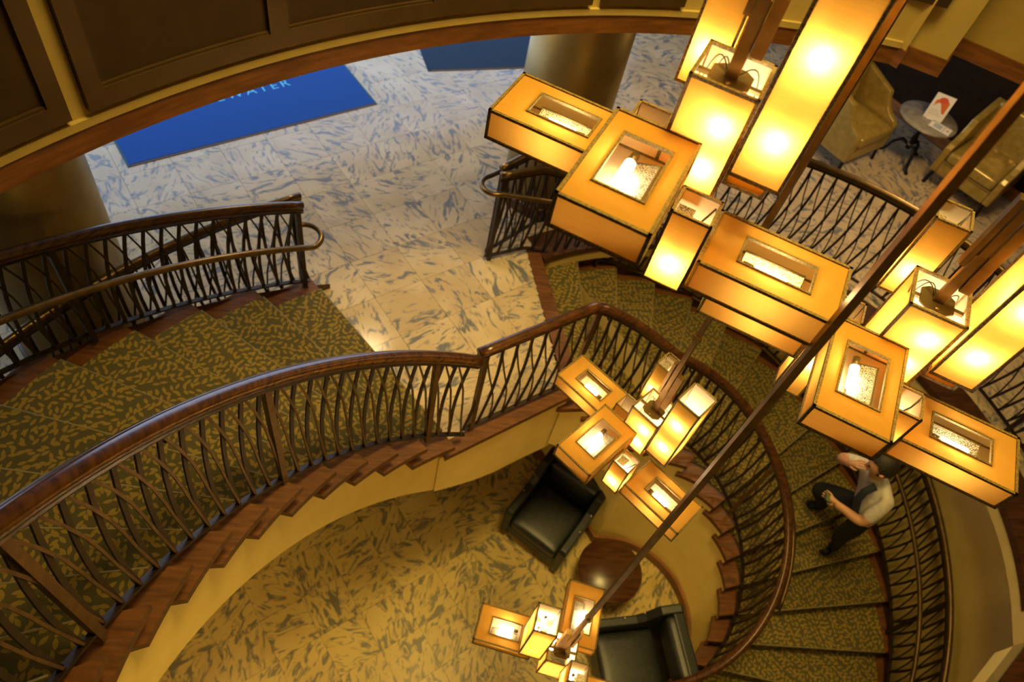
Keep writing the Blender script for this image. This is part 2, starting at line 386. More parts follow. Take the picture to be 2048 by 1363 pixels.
struct(strip('trim_4', [lerp(LA, LB, -.03), lerp(LA, LB, 1.04)], [(LA[0] - .06, LA[1] + .10), (LB[0] - .05, LB[1] + .11)], L1 - .045, L1 + .004, 'tread'), 'brown wood edge of the landing above the well')

# ------------------------------------------------------------------ walls of the lower hall and lobby
def wall(name, a, b, z0, z1, mat, label, th=.12):
    d = Vector((b[0] - a[0], b[1] - a[1])); n = Vector((d.y, -d.x)).normalized() * th
    return struct(MB().prism([a, b, (b[0] + n.x, b[1] + n.y), (a[0] + n.x, a[1] + n.y)], z0, z1).build(name, mat), label)
wall('wall_left', ee(-6, 7.6), ee(-6, -7), L0, ZB, 'cream', 'cream wall closing the halls on the left')
wall('wall_near', ee(-6, -7), ee(8.76, -7), L0, ZB, 'cream', 'cream wall closing the halls behind the camera')
wall('wall_right', ee(8.76, -7), ee(8.76, 7.6), L0, L1 - .17, 'cream', 'cream wall of the lower hall on the right')
wall('wall_lounge', ee(8.76, -7), ee(8.76, 7.6), L1 - .012, ZB, 'loungewall', 'dark brown wall behind the lounge table')
wall('wall_far', ee(8.76, 7.6), ee(-6, 7.6), L0, L1 - .17, 'cream', 'cream wall of the lower hall below the entrance')
struct(MB().prism([ee(8.76, -7), ee(8.76, 7.6), ee(8.735, 7.6), ee(8.735, -7)], L1, L1 + .13).build('baseboard_lounge', 'band'))
pl = ee(8.70, 0.62)
struct(MB().prism([ee(8.70, .1), ee(8.76, .1), ee(8.76, .25), ee(8.70, .25)], L1, ZB).build('trim_5', 'band'), 'brown wood post on the dark lounge wall')

# balcony the view is taken from, with the added fill lamp under it
struct(MB().prism([(-2.2, -4.6), (5.2, -4.6), (4.4, -.75), (-1.2, -.75)], 5.65, 6.07).build('floor', 'cream'), 'upper balcony floor below the camera')
struct(MB().prism([(4.365, 1.345), (3.99, 1.06), (2.9, .22), (3.0, .08), (4.09, .92), (4.47, 1.21)][::-1], L1 - .36, L1 - .012).build('wall_beam', 'fascia'), 'cream beam edging the near side of the stair opening')
# outer wall of the lower flight, inner drum wall with baseboard
def curved(name, pts, z0s, z1s, mat, label=None, flip=False, parent=None):
    n = len(pts); vs = []
    for p, a, b in zip(pts, z0s, z1s): vs += [(*p, a), (*p, b)]
    fs = [(2 * i, 2 * i + 2, 2 * i + 3, 2 * i + 1) for i in range(n - 1)]
    if flip: fs = [f[::-1] for f in fs]
    o = mk(name, vs, fs, mat, parent, smooth=True)
    return struct(o, label) if parent is None else o
ow = [pol(CR, 2.68, a) for a in range(126, -46, -3)]
curved('wall_stair_outer', ow, [L0] * len(ow), [L1 - .17] * len(ow), 'cream', 'curved cream wall around the lower flight')
ks = [4.2 + .3 * i for i in range(47)]
dp = [lerp(in_r(k), out_r(k), .02) for k in ks]
def stepped(name, segs, mat, parent=None, off=None, label=None):
    vs = []; fs = []
    for pts, z0s, z1 in segs:
        b = len(vs)
        for p, z0 in zip(pts, z0s): vs += [(*p, z0), (*p, z1)]
        fs += [(b + 2 * i, b + 2 * i + 2, b + 2 * i + 3, b + 2 * i + 1) for i in range(len(pts) - 1)]
    o = mk(name, vs, fs, mat, parent, smooth=True)
    if parent is None: struct(o, label)
    else: o.location = off
    return o
sg_ = []
for k in range(5, 19):
    k0 = 4.2 if k == 5 else k - 1; q = [k0 + (k - k0) * i / 4 for i in range(5)]
    sg_.append(([lerp(in_r(x), out_r(x), .02) for x in q], [L0] * 5, L1 - RISE * min(k, 17.9) - .038))
stepped('wall_drum', sg_, 'fascia', None, None, 'curved yellow wall under the lower flight')
st = [dp[0], (dp[0][0] - .22, dp[0][1] + .42), (dp[0][0] - .9, dp[0][1] + 1.5)]
curved('wall_under_landing', st, [L0] * 3, [L1 - .17] * 3, 'fascia', 'yellow wall under the landing')
def offs(pts, d):
    o = []
    for i, p in enumerate(pts):
        a = Vector(pts[max(i - 1, 0)]); b = Vector(pts[min(i + 1, len(pts) - 1)]); t = (b - a).normalized(); o.append((p[0] + t.y * d, p[1] - t.x * d))
    return o
bp = st[::-1][:2] + dp[:40]
struct(strip('baseboard_drum', bp, offs(bp, .035), L0, L0 + .14, 'band'), 'brown baseboard at the foot of the drum wall')

# ------------------------------------------------------------------ upper atrium wall, ceilings
CW, RWL = (2.187, -.503), 4.67
ringa = [160 - i * 1.1 for i in range(71)]
ring_end = ringa[-1]
up = [pol(CW, RWL, a) for a in ringa]
stepw = [(2.78, 4.09), (2.83, 4.17), (3.05, 4.06), (3.29, 4.38), (7.9, 1.4)]
big = [pol(CW, 6.0, a) for a in range(16, -200, -8)]
outl = up + stepw + big[:-1] + [pol(CW, 6.0, 160)]
def ring_strip(name, pts, z0, z1, proud, mat, label):
    """solid band following pts, standing proud (towards the left of travel is outside)"""
    a = pts; b = offs(pts, proud)
    return struct(strip(name, b, a, z0, z1, mat), label)
vs = []; fs = []; n = len(outl)
for p in outl: vs += [(*p, ZB + .02), (*p, ZTOP)]
for i in range(n): j = (i + 1) % n; fs.append((2 * i, 2 * i + 1, 2 * j + 1, 2 * j))
struct(mk('wall_upper', vs, fs, 'cream'), 'cream curved wall of the upper storey above the lobby')
struct(slab('ceiling', outer, outl, ZB, ZB + .02, 'ceil', 'ceil', 'ceil'), 'lobby ceiling around the atrium opening')
struct(mk('ceiling', [(*p, ZTOP) for p in outl], [tuple(range(n))], 'ceil'), 'atrium ceiling')
bandpts = up + stepw
ring_strip('trim_6', bandpts, ZB, ZB + .113, .014, 'band', 'brown wood band along the lower edge of the upper wall')
ring_strip('trim_7', [pol(CW, RWL, a) for a in ringa], ZB + .113, ZB + .150, .022, 'cream', 'cream moulding above the wood band')
PZ = CZ - 2.007
def wall_panel(a0, a1, insets, label, z1=PZ + 2.3):
    t = empty('wall_panel', (*pol(CW, RWL, (a0 + a1) / 2), PZ)); inv = Vector(t.location)
    def arc(r, b0, b1):
        m = max(2, int(abs(b1 - b0) / 1.2) + 1); return [pol(CW, r, b0 + (b1 - b0) * i / m) for i in range(m + 1)]
    def piece(name, b0, b1, za, zb, proud, mat):
        o = strip(name, arc(RWL - proud, b0, b1), arc(RWL, b0, b1), za, zb, mat, t); o.location = -inv; return o
    piece('backboard', a0, a1, PZ, z1, .012, 'panel')
    piece('rail', a0, a1, PZ, PZ + .081, .035, 'panelframe'); piece('rail', a0, a1, z1 - .08, z1, .035, 'panelframe')
    edges = [a0] + [x for p in insets for x in p] + [a1]
    for i in range(0, len(edges), 2): piece('stile', edges[i], edges[i + 1], PZ + .081, z1 - .08, .035, 'panelframe')
    for b0, b1 in insets:
        piece('bead', b0, b1, PZ + .081, PZ + .092, .026, 'panelframe')
    return tag(t, label, 'wall panel', 'dark panels on the upper wall')
wall_panel(158.5, 141.24, [(157.6, 150.2), (149.3, 142.14)], 'dark brown wall panel left of the cream upright, at the frame edge')
wall_panel(140.29, 107.74, [(139.38, 129.96), (128.79, 119.4), (118.2, 108.6)], 'widest dark brown wall panel above the curved wood band')
wall_panel(106.99, 100.63, [(106.2, 101.4)], 'narrow dark brown wall panel beside the topmost lantern')
t = empty('wall_panel', (4.2, 3.8, PZ))
d = Vector((.84, -.542)).normalized(); nn = Vector((-d.y, d.x)) * -1
q0 = Vector((2.86, 4.135))
mb = MB()
q1 = q0 + Vector((-.30, .055))
mb.prism([(q1.x - 4.2, q1.y - 3.8 + .0), (q0.x - 4.2, q0.y - 3.8 + .02), (q0.x - 4.2, q0.y - 3.8 - .05), (q1.x - 4.2, q1.y - 3.8 - .05)], .22, 2.2); mb.build('backboard', 'panel', t)
tag(t, 'small dark wall panel above the stepped wood band at the right', 'wall panel', 'dark panels on the upper wall')

# ------------------------------------------------------------------ stair flights
def tread_mesh(fl, k0, k1, w0, w1, z0, z1, n=4, nose=0.0):
    ks = [k0 + (k1 - k0) * i / n for i in range(n + 1)]
    a = [P(fl, k, w0) for k in ks]; b = [P(fl, k, w1) for k in ks]
    return a, b
def flight(fl, kmax, label):
    t = empty('staircase', (*P(fl, 2, .5), L1)); off = -Vector(t.location)
    sg = 1 if fl == 'l' else -1
    for k in range(1, kmax + 1):
        z = L1 + sg * RISE * k
        ka, kb = (k - .09, k + 1.36) if fl == 'l' else (k + .06, k - 1.18)
        a, b = tread_mesh(fl, ka, kb, 0.0, 1.0, 0, 0, 5)
        o = strip('tread', a, b, z - .05, z, 'tread', t); o.location = off
        # back part of the tread is covered by the next riser; carpet runner on top, wrapped over the nosing
        kc = (k - .10, k + 1.0) if fl == 'l' else (k + .07, k - 1.0)
        wa, wb = (.085, .925) if fl == 'l' else (.10, .945)
        ca, cb = tread_mesh(fl, kc[0], kc[1], wa, wb, 0, 0, 4)
        c = strip('carpet', ca, cb, z - .046, z + .007, 'carpet', o)
        e0, e1 = P(fl, kc[0], wa), P(fl, kc[0], wb)
        MB().sweep([(*lerp(e0, e1, i / 4), z + .004) for i in range(5)], .011, .011, n=6).build('nosing_piping', 'piping', o, True)
        # riser under the nosing, carpeted in the middle
        kr = k
        p0, p1 = P(fl, kr, .044), P(fl, kr, 1.0); q0, q1 = P(fl, kr + (.06 if fl == 'l' else -.06), .044), P(fl, kr + (.06 if fl == 'l' else -.06), 1.0)
        r = strip('riser', [p0, p1], [q0, q1], z - RISE + .002, z - .05, 'dark', t); r.location = off
        e0, e1 = P(fl, kr + (-.02 if fl == 'l' else .02), wa), P(fl, kr + (-.02 if fl == 'l' else .02), wb); g0, g1 = P(fl, kr, wa), P(fl, kr, wb)
        strip('carpet', [e0, e1], [g0, g1], z - RISE + .004, z - .046, 'carpet', r)
    return t, off
fl_up, off_up = flight('l', 18, '')
tag(fl_up, 'carpeted curved stair flight rising to the left of the marble landing', 'staircase')
fl_dn, off_dn = flight('r', 17, '')
tag(fl_dn, 'carpeted curved stair flight winding down to the right of the landing', 'staircase')
# stringers: inner yellow fascia, soffit, outer dark board
kk = [0.6 + .4 * i for i in range(47)]
si = [lerp(in_l(k), out_l(k), .040) for k in kk]
zt = [L1 + RISE * k - .05 for k in kk]
sg_ = []
for k in range(0, 19):
    k0 = .95 if k == 0 else k; q = [k0 + (k + 1 - k0) * i / 4 for i in range(5)]
    sg_.append(([lerp(in_l(x), out_l(x), .040) for x in q], [L1 + RISE * x - .79 for x in q], L1 + RISE * k - .045))
stepped('stringer', sg_, 'fascia', fl_up, off_up)
so = [lerp(in_l(k), out_l(k), .985) for k in kk]
o = curved('outer_stringer', so, [L1 + RISE * k - .34 for k in kk], [L1 + RISE * k - .045 for k in kk], 'dark', parent=fl_up); o.location = off_up
n = len(kk); vs = [(*p, z) for p, z in zip(si, [L1 + RISE * k - .79 for k in kk])] + [(*p, z) for p, z in zip(so, [L1 + RISE * k - .34 for k in kk])]
o = mk('soffit', vs, [(i, n + i, n + i + 1, i + 1) for i in range(n - 1)], 'cream', fl_up); o.location = off_up
lk = [LA, LB]; lp = [lerp(LA, LB, -.05 + 1.1 * i / 6) for i in range(7)]
lz0 = [L1 - .59, L1 - .69, L1 - .775, L1 - .825, L1 - .83, L1 - .84, L1 - .87]
lpo = offs(lp, -.035)
struct(curved('wall_landing_fascia', lpo, lz0, [L1 - .045] * 7, 'fascia'), 'yellow fascia below the landing edge')
n = 7; struct(mk('wall_landing_soffit', [(*p, z) for p, z in zip(lpo, lz0)] + [(p[0] - .5, p[1] + .9, L1 - .17) for p in lpo], [(i, n + i, n + i + 1, i + 1) for i in range(6)], 'cream'))
kr_ = [-.05 + .35 * i for i in range(14)]
sg_ = []
for k in range(1, 6):
    q = [k - 1 + (1 if k < 5 else .25) * i / 4 for i in range(5)]
    sg_.append(([lerp(in_r(x), out_r(x), .015) for x in q], [L1 - RISE * x - .76 for x in q], L1 - RISE * k - .038))
stepped('stringer', sg_, 'fascia', fl_dn, off_dn)
kq = [.0 + .5 * i for i in range(36)]
so = [lerp(in_r(k), out_r(k), .99) for k in kq]
o = curved('outer_stringer', so, [L1 - RISE * k - .40 for k in kq], [L1 - RISE * k - .03 for k in kq], 'dark', parent=fl_dn); o.location = off_dn
# cut-out of the lower flight's treads at the inner side: small return noses
# ------------------------------------------------------------------ railings
def resample(fn, s0, s1, n):
    pts = [Vector(fn(s0 + (s1 - s0) * i / n)) for i in range(n + 1)]; ln = [0]
    for a, b in zip(pts, pts[1:]): ln.append(ln[-1] + (b - a).length)
    return pts, ln
class Path:
    """polyline by length; base points (x,y,z of the nosing line)"""
    def __init__(s, pts):
        s.p = [Vector(p) for p in pts]; s.l = [0]
        for a, b in zip(s.p, s.p[1:]): s.l.append(s.l[-1] + (b - a).length)
        s.len = s.l[-1]
    def at(s, d):
        if d <= 0: return s.p[0] + (s.p[1] - s.p[0]).normalized() * d
        if d >= s.len: return s.p[-1] + (s.p[-1] - s.p[-2]).normalized() * (d - s.len)
        for i in range(len(s.l) - 1):
            if s.l[i + 1] >= d:
                t = (d - s.l[i]) / max(1e-9, s.l[i + 1] - s.l[i]); return s.p[i].lerp(s.p[i + 1], t)
    def pts(s, step, d0=0, d1=None):
        d1 = s.len if d1 is None else d1; n = max(2, int((d1 - d0) / step)); return [s.at(d0 + (d1 - d0) * i / n) for i in range(n + 1)]
    def side(s, d):
        t = s.at(d + .02) - s.at(d - .02); t.z = 0; t.normalize(); return Vector((t.y, -t.x, 0))
UPV = Vector((0, 0, 1)); BW = (.021, .011)
def railing(label, pts, H, cap, cap_wh, posts, pitch=.113, hb=.055, offa=-.7, offb=1.3, handrail=None, d_bal=(0, None), barm=('iron', 'ironlt'), bow=1.0, second=True):
    pa = Path(pts); t = empty('stair_railing', pa.at(0)); o3 = -Vector(t.location)
    def put(mb, name, mat, smooth=False, bevel=0):
        o = mb.build(name, mat, t, smooth, bevel); o.location = o3; return o
    base = pa.pts(.09)
    put(MB().sweep([p + UPV * (H - .022) for p in base], cap_wh[0], cap_wh[1], n=10), 'top_rail', cap, True)
    put(MB().sweep([p + UPV * (H - .022 - cap_wh[1] * .62) for p in base], cap_wh[0] * .62, .016), 'rail_bead', cap)
    put(MB().sweep([p + UPV * (H - .022 - cap_wh[1] * .5 - .032) for p in base], .026, .012), 'channel', 'iron')
    put(MB().sweep([p + UPV * hb for p in base], .03, .014), 'bottom_rail', 'iron')
    d1 = d_bal[1] or pa.len; i = 0; d = d_bal[0] + pitch * .6; ht = H - .075
    while d < d1:
        for kind in (0, 1):
            q = []; n = 6
            oa = (offa if kind == 0 else offb) * pitch
            if d + oa < -.02 or d + oa > d1 + .03: continue
            for j in range(n + 1):
                u = j / n
                if kind == 0: s = d + oa * u + bow * .30 * pitch * sin(pi * u)
                else: s = d + oa * (1 - (1 - u) ** 1.7) - bow * .12 * pitch * sin(2 * pi * u)
                p = pa.at(s); z = ht + (hb - ht) * u
                q.append(p + UPV * z + pa.side(s) * (.006 if kind == 0 else -.006))
            sd = pa.side(d)
            put(MB().sweep(q, BW[0] if kind == 0 else BW[1], .010 if kind == 0 else .008, up=sd), 'baluster', barm[kind])
        d += pitch
    for pd in posts:
        p = pa.at(pd); sd = pa.side(pd)
        put(MB().sweep([p + UPV * -.02, p + UPV * (H - .06)], .034, .034, up=sd), 'post', 'ironlt' if barm[1] == 'ironlt' else 'iron')
    if handrail:
        so, hh, d0, dd = handrail
        hp = [pa.at(d0 + (dd - d0) * i / 40) + pa.side(d0 + (dd - d0) * i / 40) * so + UPV * hh for i in range(41)]
        put(MB().sweep(hp, .042, .042, n=8), 'handrail', 'brass' if handrail[0] < 9 else cap, True)
        k = 0; x = d0 + .15
        while x < dd:
            a = pa.at(x) + UPV * (hh - .05); b = pa.at(x) + pa.side(x) * so + UPV * (hh - .02)
            put(MB().sweep([a, (a + b) / 2 - UPV * .03, b], .012, .012), 'bracket', 'iron'); x += 1.0
    return t, pa, o3
def npt_l(k, w_): p = P('l', k, w_); return (p[0], p[1], L1 + RISE * k)
def npt_r(k, w_): p = P('r', k, w_); return (p[0], p[1], L1 - RISE * k)
# inner railing of the rising flight (foreground), starts over the landing
kk = [.35 + .25 * i for i in range(62)]
t_in, pa_in, _ = railing('x', [npt_l(k, .0525) for k in kk], .985, 'rail', (.078, .064), [.36, 1.62, 2.9], offa=.7, offb=-1.3, handrail=(.075, .90, .05, 4.4))
tag(t_in, 'curved railing with crossing iron bars in the foreground along the rising flight', 'railing')
# landing and lower flight inner railing
pts = [(LA[0] + .09, LA[1] + .20, L1), (LB[0] - .02, LB[1] + .10, L1)] + [(*P('r', .4, .075), L1 - .05)] + [npt_r(k, .085) for k in [1 + .25 * i for i in range(68)]]
t_in2, pa2, _ = railing('x', pts, 1.02, 'rail', (.074, .060), [.06, .95, 2.2, 3.4], handrail=(-.075, .93, .95, 4.6))
tag(t_in2, 'curved inner railing from the landing down around the yellow drum', 'railing')
# outer railing of the rising flight
ko = [1.0 + .2 * i for i in range(40)]
t_o, pa_o, o3 = railing('x', [npt_l(k, .965) for k in ko], .86, 'rail', (.060, .055), [.04, 1.62, 3.1], offa=.7, offb=-1.3, barm=('iron', 'iron'))
tag(t_o, 'outer railing of the rising flight in front of the left bronze column', 'railing')
def loop_handrail(t, o3, pts):
    o = MB().sweep(pts, .042, .042, n=8).build('handrail', 'brass', t, True); o.location = o3
    return o
hp = []
for i in range(14):
    a = -90 + 180 * (1 - i / 13); c = Vector((*pol(CL, 4.10, 125.0), L1 + .82))
    ra = radians(124.5); er = Vector((cos(ra), sin(ra), 0)); et = Vector((sin(ra), -cos(ra), 0))
    hp.append(c + er * (.12 * sin(radians(a))) + et * (.02 + .11 * cos(radians(a))))
hr = [Vector((*pol(CL, 3.97, 118 + 6.25 * k + 1.0), L1 + RISE * k + .68)) for k in [1.0 + .2 * i for i in range(36)]]
loop_handrail(t_o, o3, hp + hr)
# guard on the lobby floor below the rising flight
gp = [(*pol(CL, 4.33, a), L1) for a in [123.6 + 1.5 * i for i in range(43)]]
t_g, pa_g, o3g = railing('x', gp, 1.0, 'brass', (.05, .046), [.05, 1.55, 3.0], barm=('iron', 'iron'))
tag(t_g, 'level guard railing on the lobby floor under the rising flight', 'railing')
# guard around the stair opening on the right
gp = [(.50, 4.36, L1), (.90, 4.63, L1)] + [(*pol(CO, 2.72, a), L1) for a in [118 - 2.5 * i for i in range(56)]]
gp = [(.50, 4.40, L1), (.95, 4.84, L1), (1.28, 4.98, L1)] + [(*pol(CO, 2.74, a), L1) for a in [108 - 2.5 * i for i in range(52)]]
t_r, pa_r, o3r = railing('x', gp, 1.0, 'brass', (.052, .048), [.03, 1.5, 2.9, 4.3, 5.7], barm=('iron', 'iron'))
tag(t_r, 'level guard railing around the stair opening in front of the lounge', 'railing')
# outer railing of the lower flight
gp = [(.50, 4.34, L1), (.86, 4.50, L1)] + [npt_r(k, .965) for k in [.35 + .3 * i for i in range(55)]]
t_ro, pa_ro, o3ro = railing('x', gp, .98, 'brass', (.052, .048), [.03, 1.2, 2.6, 3.9, 5.2, 6.5], handrail=(.085, .72, 6, 9.6) if False else None, barm=('iron', 'iron'))
tag(t_ro, 'outer railing of the descending flight against the curved cream wall', 'railing')
hp = []
c = Vector((.50, 4.37, L1 + .84)); dirn = Vector((-.83, -.40, 0)).normalized(); sd = Vector((-dirn.y, dirn.x, 0))
for i in range(13):
    a = radians(90 - 180 * i / 12); hp.append(c + dirn * (.02 + .12 * cos(a)) + sd * (-.11 * sin(a)))
hp = [Vector((.95, 4.93, L1 + .84))] + hp
hr = [Vector((*pol(CR, 2.40, 120.5 - 10 * k), L1 - RISE * k + .76)) for k in [.3 + .3 * i for i in range(55)]]
if (hp[-1] - hr[0]).length > (hp[1] - hr[0]).length: hp = [Vector((.95, 4.93, L1 + .84))] + hp[1:][::-1]
loop_handrail(t_ro, o3ro, hp + hr)

# ------------------------------------------------------------------ lobby: columns, mats
def column(x, y, label, rz):
    t = empty('column', (x, y, L1))
    MB().lathe([(.40, 0), (.40, ZB - L1)], 48).build('shaft', 'column', t, True)
    MB().lathe([(.425, 0), (.425, .10), (.41, .13), (.40, .13)], 48).build('base', 'dark', t, True)
    MB().lathe([(.405, ZB - L1 - .05), (.43, ZB - L1 - .03), (.43, ZB - L1)], 48).build('collar', 'dark', t, True)
    return tag(t, label, 'column')
column(-2.37, 3.19, 'round bronze column at the left behind the railing', 0)
column(1.04, 5.33, 'round bronze column behind the topmost lanterns', 0)
def text_mesh(body, size, mat, parent, loc, rz, name='lettering'):
    cu = bpy.data.curves.new('txt', 'FONT'); cu.body = body; cu.size = size; cu.align_x = 'CENTER'; cu.extrude = .0006; cu.space_character = 1.35
    o = bpy.data.objects.new('txt', cu); COL.objects.link(o); bpy.context.view_layer.update()
    me = bpy.data.meshes.new_from_object(o.evaluated_get(bpy.context.evaluated_depsgraph_get())); bpy.data.objects.remove(o)
    me.materials.clear(); o2 = raw(name, me, mat, parent); o2.location = loc; o2.rotation_euler = (0, 0, rz); return o2
def floor_mat(x, y, rz, lx, ly, mat, edge, label, txt=None):
    t = empty('floor_mat', (x, y, L1), rz)
    MB().box(.02, lx - .02, .02, ly - .02, 0, .010).build('pile', mat, t)
    MB().box(0, lx, 0, .025, 0, .007).build('rubber_edge', 'matrub', t); MB().box(0, lx, ly - .025, ly, 0, .007).build('rubber_edge', 'matrub', t)
    MB().box(0, .03, 0, ly, 0, .008).build('side_edge', edge, t); MB().box(lx - .03, lx, 0, ly, 0, .008).build('side_edge', edge, t)
    if txt: text_mesh(txt, .155, 'print', t, (lx / 2 - .02, .58, .0108), 0)
    return tag(t, label, 'floor mat')
floor_mat(-2.64, 4.97, radians(34.3), 2.41, 1.36, 'matblue', 'matedge', 'bright blue lettered entrance mat on the marble lobby floor', 'EDGEWATER')
floor_mat(-.18, 7.02, radians(17), 1.5, .9, 'matnavy', 'matnavy', 'dark navy ribbed mat beside the bronze column')

# ------------------------------------------------------------------ lanterns
BX = {'F': (-0.285, -0.074, -1.497, -1.137, -1.077, -0.989), 'L': (-0.639, -0.292, -1.794, -1.578, -1.292, -1.203),
      'R': (0.044, 0.389, -1.565, -1.352, -1.276, -1.187), 'M': (-0.156, 0.001, -1.662, -1.498, -1.115, -0.839),
      'T': (0.012, 0.134, -1.619, -1.477, -1.012, -0.545), 'S': (-0.063, 0.032, -1.432, -1.334, -1.287, -1.065),
      'K': (-0.204, -0.108, -1.771, -1.672, -0.963, -0.677), 'Q': (-0.273, -0.182, -1.709, -1.615, -1.5, -1.08),
      'X': (.012, .108, -1.60, -1.505, -1.060, -1.016)}
LS = 1.12; REF = (-.08, -1.61, -1.0); UA = -26.51
UWv = (0.894866, -0.446335); VWv = (-0.446335, -0.894866)
def lantern(pose, label):
    su, sv, sz, th = pose
    a, b = LS * (REF[0] + su), LS * (REF[1] + sv)
    t = empty('chandelier', (a * UWv[0] + b * VWv[0], a * UWv[1] + b * VWv[1], CZ + LS * (REF[2] + sz)), radians(UA) - th)
    loc = lambda u, v, z: ((u - REF[0]) * LS, -(v - REF[1]) * LS, (z - REF[2]) * LS)
    def tr(mb, x0, x1, y0, y1, z0, z1, wd, hole=None):
        for (p, q) in [((x0, y0, z0), (x1, y0, z0)), ((x0, y1, z0), (x1, y1, z0)), ((x0, y0, z1), (x1, y0, z1)), ((x0, y1, z1), (x1, y1, z1)),
                       ((x0, y0, z0), (x0, y1, z0)), ((x1, y0, z0), (x1, y1, z0)), ((x0, y0, z1), (x0, y1, z1)), ((x1, y0, z1), (x1, y1, z1)),
                       ((x0, y0, z0), (x0, y0, z1)), ((x1, y0, z0), (x1, y0, z1)), ((x0, y1, z0), (x0, y1, z1)), ((x1, y1, z0), (x1, y1, z1))]:
            lo = [min(p[i], q[i]) - wd / 2 for i in range(3)]; hi = [max(p[i], q[i]) + wd / 2 for i in range(3)]
            mb.box(lo[0], hi[0], lo[1], hi[1], lo[2], hi[2])
        if hole:
            hx0, hx1, hy0, hy1 = hole; e = .0045; z = z1
            for c in ((hx0 - wd * .7, hx1 + wd * .7, hy0 - wd * .7, hy0), (hx0 - wd * .7, hx1 + wd * .7, hy1, hy1 + wd * .7), (hx0 - wd * .7, hx0, hy0, hy1), (hx1, hx1 + wd * .7, hy0, hy1)):
                mb.box(*c, z - e, z + e)
    for nm, (u0, u1, v0, v1, z0, z1) in BX.items():
        x0, ya, za = loc(u0, v1, z0); x1, yb, zb = loc(u1, v0, z1); y0, y1 = ya, yb
        slabb = nm in 'FLRWX'; mb = MB()
        c8 = [(x0, y0, za), (x1, y0, za), (x1, y1, za), (x0, y1, za), (x0, y0, zb), (x1, y0, zb), (x1, y1, zb), (x0, y1, zb)]
        fsd = [(0, 1, 5, 4), (1, 2, 6, 5), (2, 3, 7, 6), (3, 0, 4, 7)]
        mb.add(c8, fsd + ([(3, 2, 1, 0)] if slabb else []))
        hole_ = None
        dx, dy = x1 - x0, y1 - y0
        if slabb:
            if nm in 'WX': mb.add([(x0, y0, zb), (x1, y0, zb), (x1, y1, zb), (x0, y1, zb)], [(0, 1, 2, 3)])
            else:
                if dx > dy: hole_ = (x0 + .25 * dx, x1 - .23 * dx, y0 + .30 * dy, y1 - .26 * dy)
                else: hole_ = (x0 + .23 * dx, x1 - .22 * dx, y0 + .24 * dy, y1 - .215 * dy)
                hx0, hx1, hy0, hy1 = hole_
                mb.add([(x0, y0, zb), (x1, y0, zb), (x1, y1, zb), (x0, y1, zb), (hx0, hy0, zb), (hx1, hy0, zb), (hx1, hy1, zb), (hx0, hy1, zb)],
                       [(0, 1, 5, 4), (1, 2, 6, 5), (2, 3, 7, 6), (3, 0, 4, 7)])
        sh = mb.build('shade', 'shade', t)
        tb = MB(); tr(tb, x0, x1, y0, y1, za, zb, .0095 if nm not in 'SKQ' else .0075, hole_); tb.build('braid_trim', 'trim', sh)
        cx, cy, cz = (x0 + x1) / 2, (y0 + y1) / 2, (za + zb) / 2
        if nm == 'X': pass
        elif slabb and nm != 'W':
            hx0, hx1, hy0, hy1 = hole_; hcx, hcy = (hx0 + hx1) / 2, (hy0 + hy1) / 2; lx = (hx1 - hx0) > (hy1 - hy0)
            hl = max(hx1 - hx0, hy1 - hy0) * .44; hw = min(hx1 - hx0, hy1 - hy0) * .27
            ax = (1, 0) if lx else (0, 1); px = (0, 1) if lx else (1, 0)
            # socket tray with a perforated plate and a frosted tubular lamp on it
            pz = cz - .012
            q = lambda s, w_: (hcx + ax[0] * s + px[0] * w_, hcy + ax[1] * s + px[1] * w_)
            MB().add([(*q(-hl, -hw + .02), pz), (*q(hl, -hw + .02), pz), (*q(hl, hw + .02), pz + .022), (*q(-hl, hw + .02), pz + .022)], [(0, 1, 2, 3)]).build('perforated_plate', 'mesh', sh)
            fr = MB()
            loop = [(*q(-hl, -hw + .02), pz), (*q(hl, -hw + .02), pz), (*q(hl, hw + .02), pz + .022), (*q(-hl, hw + .02), pz + .022)]
            fr.sweep(loop, .006, .006, closed=True).build('plate_frame', 'hub', sh)
            bl = MB(); e = -.018; sgn = 1 if nm == 'R' else -1
            bl.sweep([(*q(sgn * (-.050), e), pz + .028), (*q(sgn * (-.038), e), pz + .028), (*q(sgn * .030, e), pz + .028), (*q(sgn * .040, e), pz + .028)], .030, .030, n=10)
            bl.build('lamp_bulb', 'bulb2', sh, True)
            MB().sweep([(*q(sgn * (-.052), e), pz + .028), (*q(sgn * (-hl + .004), e), pz + .028)], .024, .024, n=8).build('socket', 'hub', sh, True)
        else:
            hgt = zb - za
            zz = [za + hgt * .33] if nm not in ('M', 'T') else [za + hgt * .25, za + hgt * .68]
            if nm == 'Q': zz = [za + hgt * .42]
            by = y0 + (.030 if nm in 'MTSKQ' else min(.045, dy * .42))
            for q_ in zz:
                prof = [(.004, -.030), (.014, -.024), (.018, -.006), (.016, .012), (.010, .024), (.003, .028)]
                MB().lathe(prof, 10, (cx + (.03 if nm == 'M' else 0), by, q_)).build('lamp_bulb', 'bulb', sh, True)
                if nm != 'W': MB().lathe([(.011, .024), (.011, .05), (.004, .055)], 8, (cx + (.03 if nm == 'M' else 0), by, q_)).build('socket', 'hub', sh)
            if nm in ('S', 'K'):
                MB().sweep([(cx, cy, zz[0] + .05), (cx + dx * .3, cy + dy * .1, zb - .03), (cx + dx * .42, cy + dy * .3, zb - .008), (cx + dx * .48, cy + dy * .42, zb - .03)], .004, .004).build('wire', 'wire', sh)
                pw = .40
                MB().add([(x0 + .006, cy - .1 * dy, zb - .05), (cx, cy - .1 * dy, zb - .05), (cx, y1 - .006, zb - .05), (x0 + .006, y1 - .006, zb - .05)], [(0, 1, 2, 3)]).build('perforated_plate', 'mesh', sh)
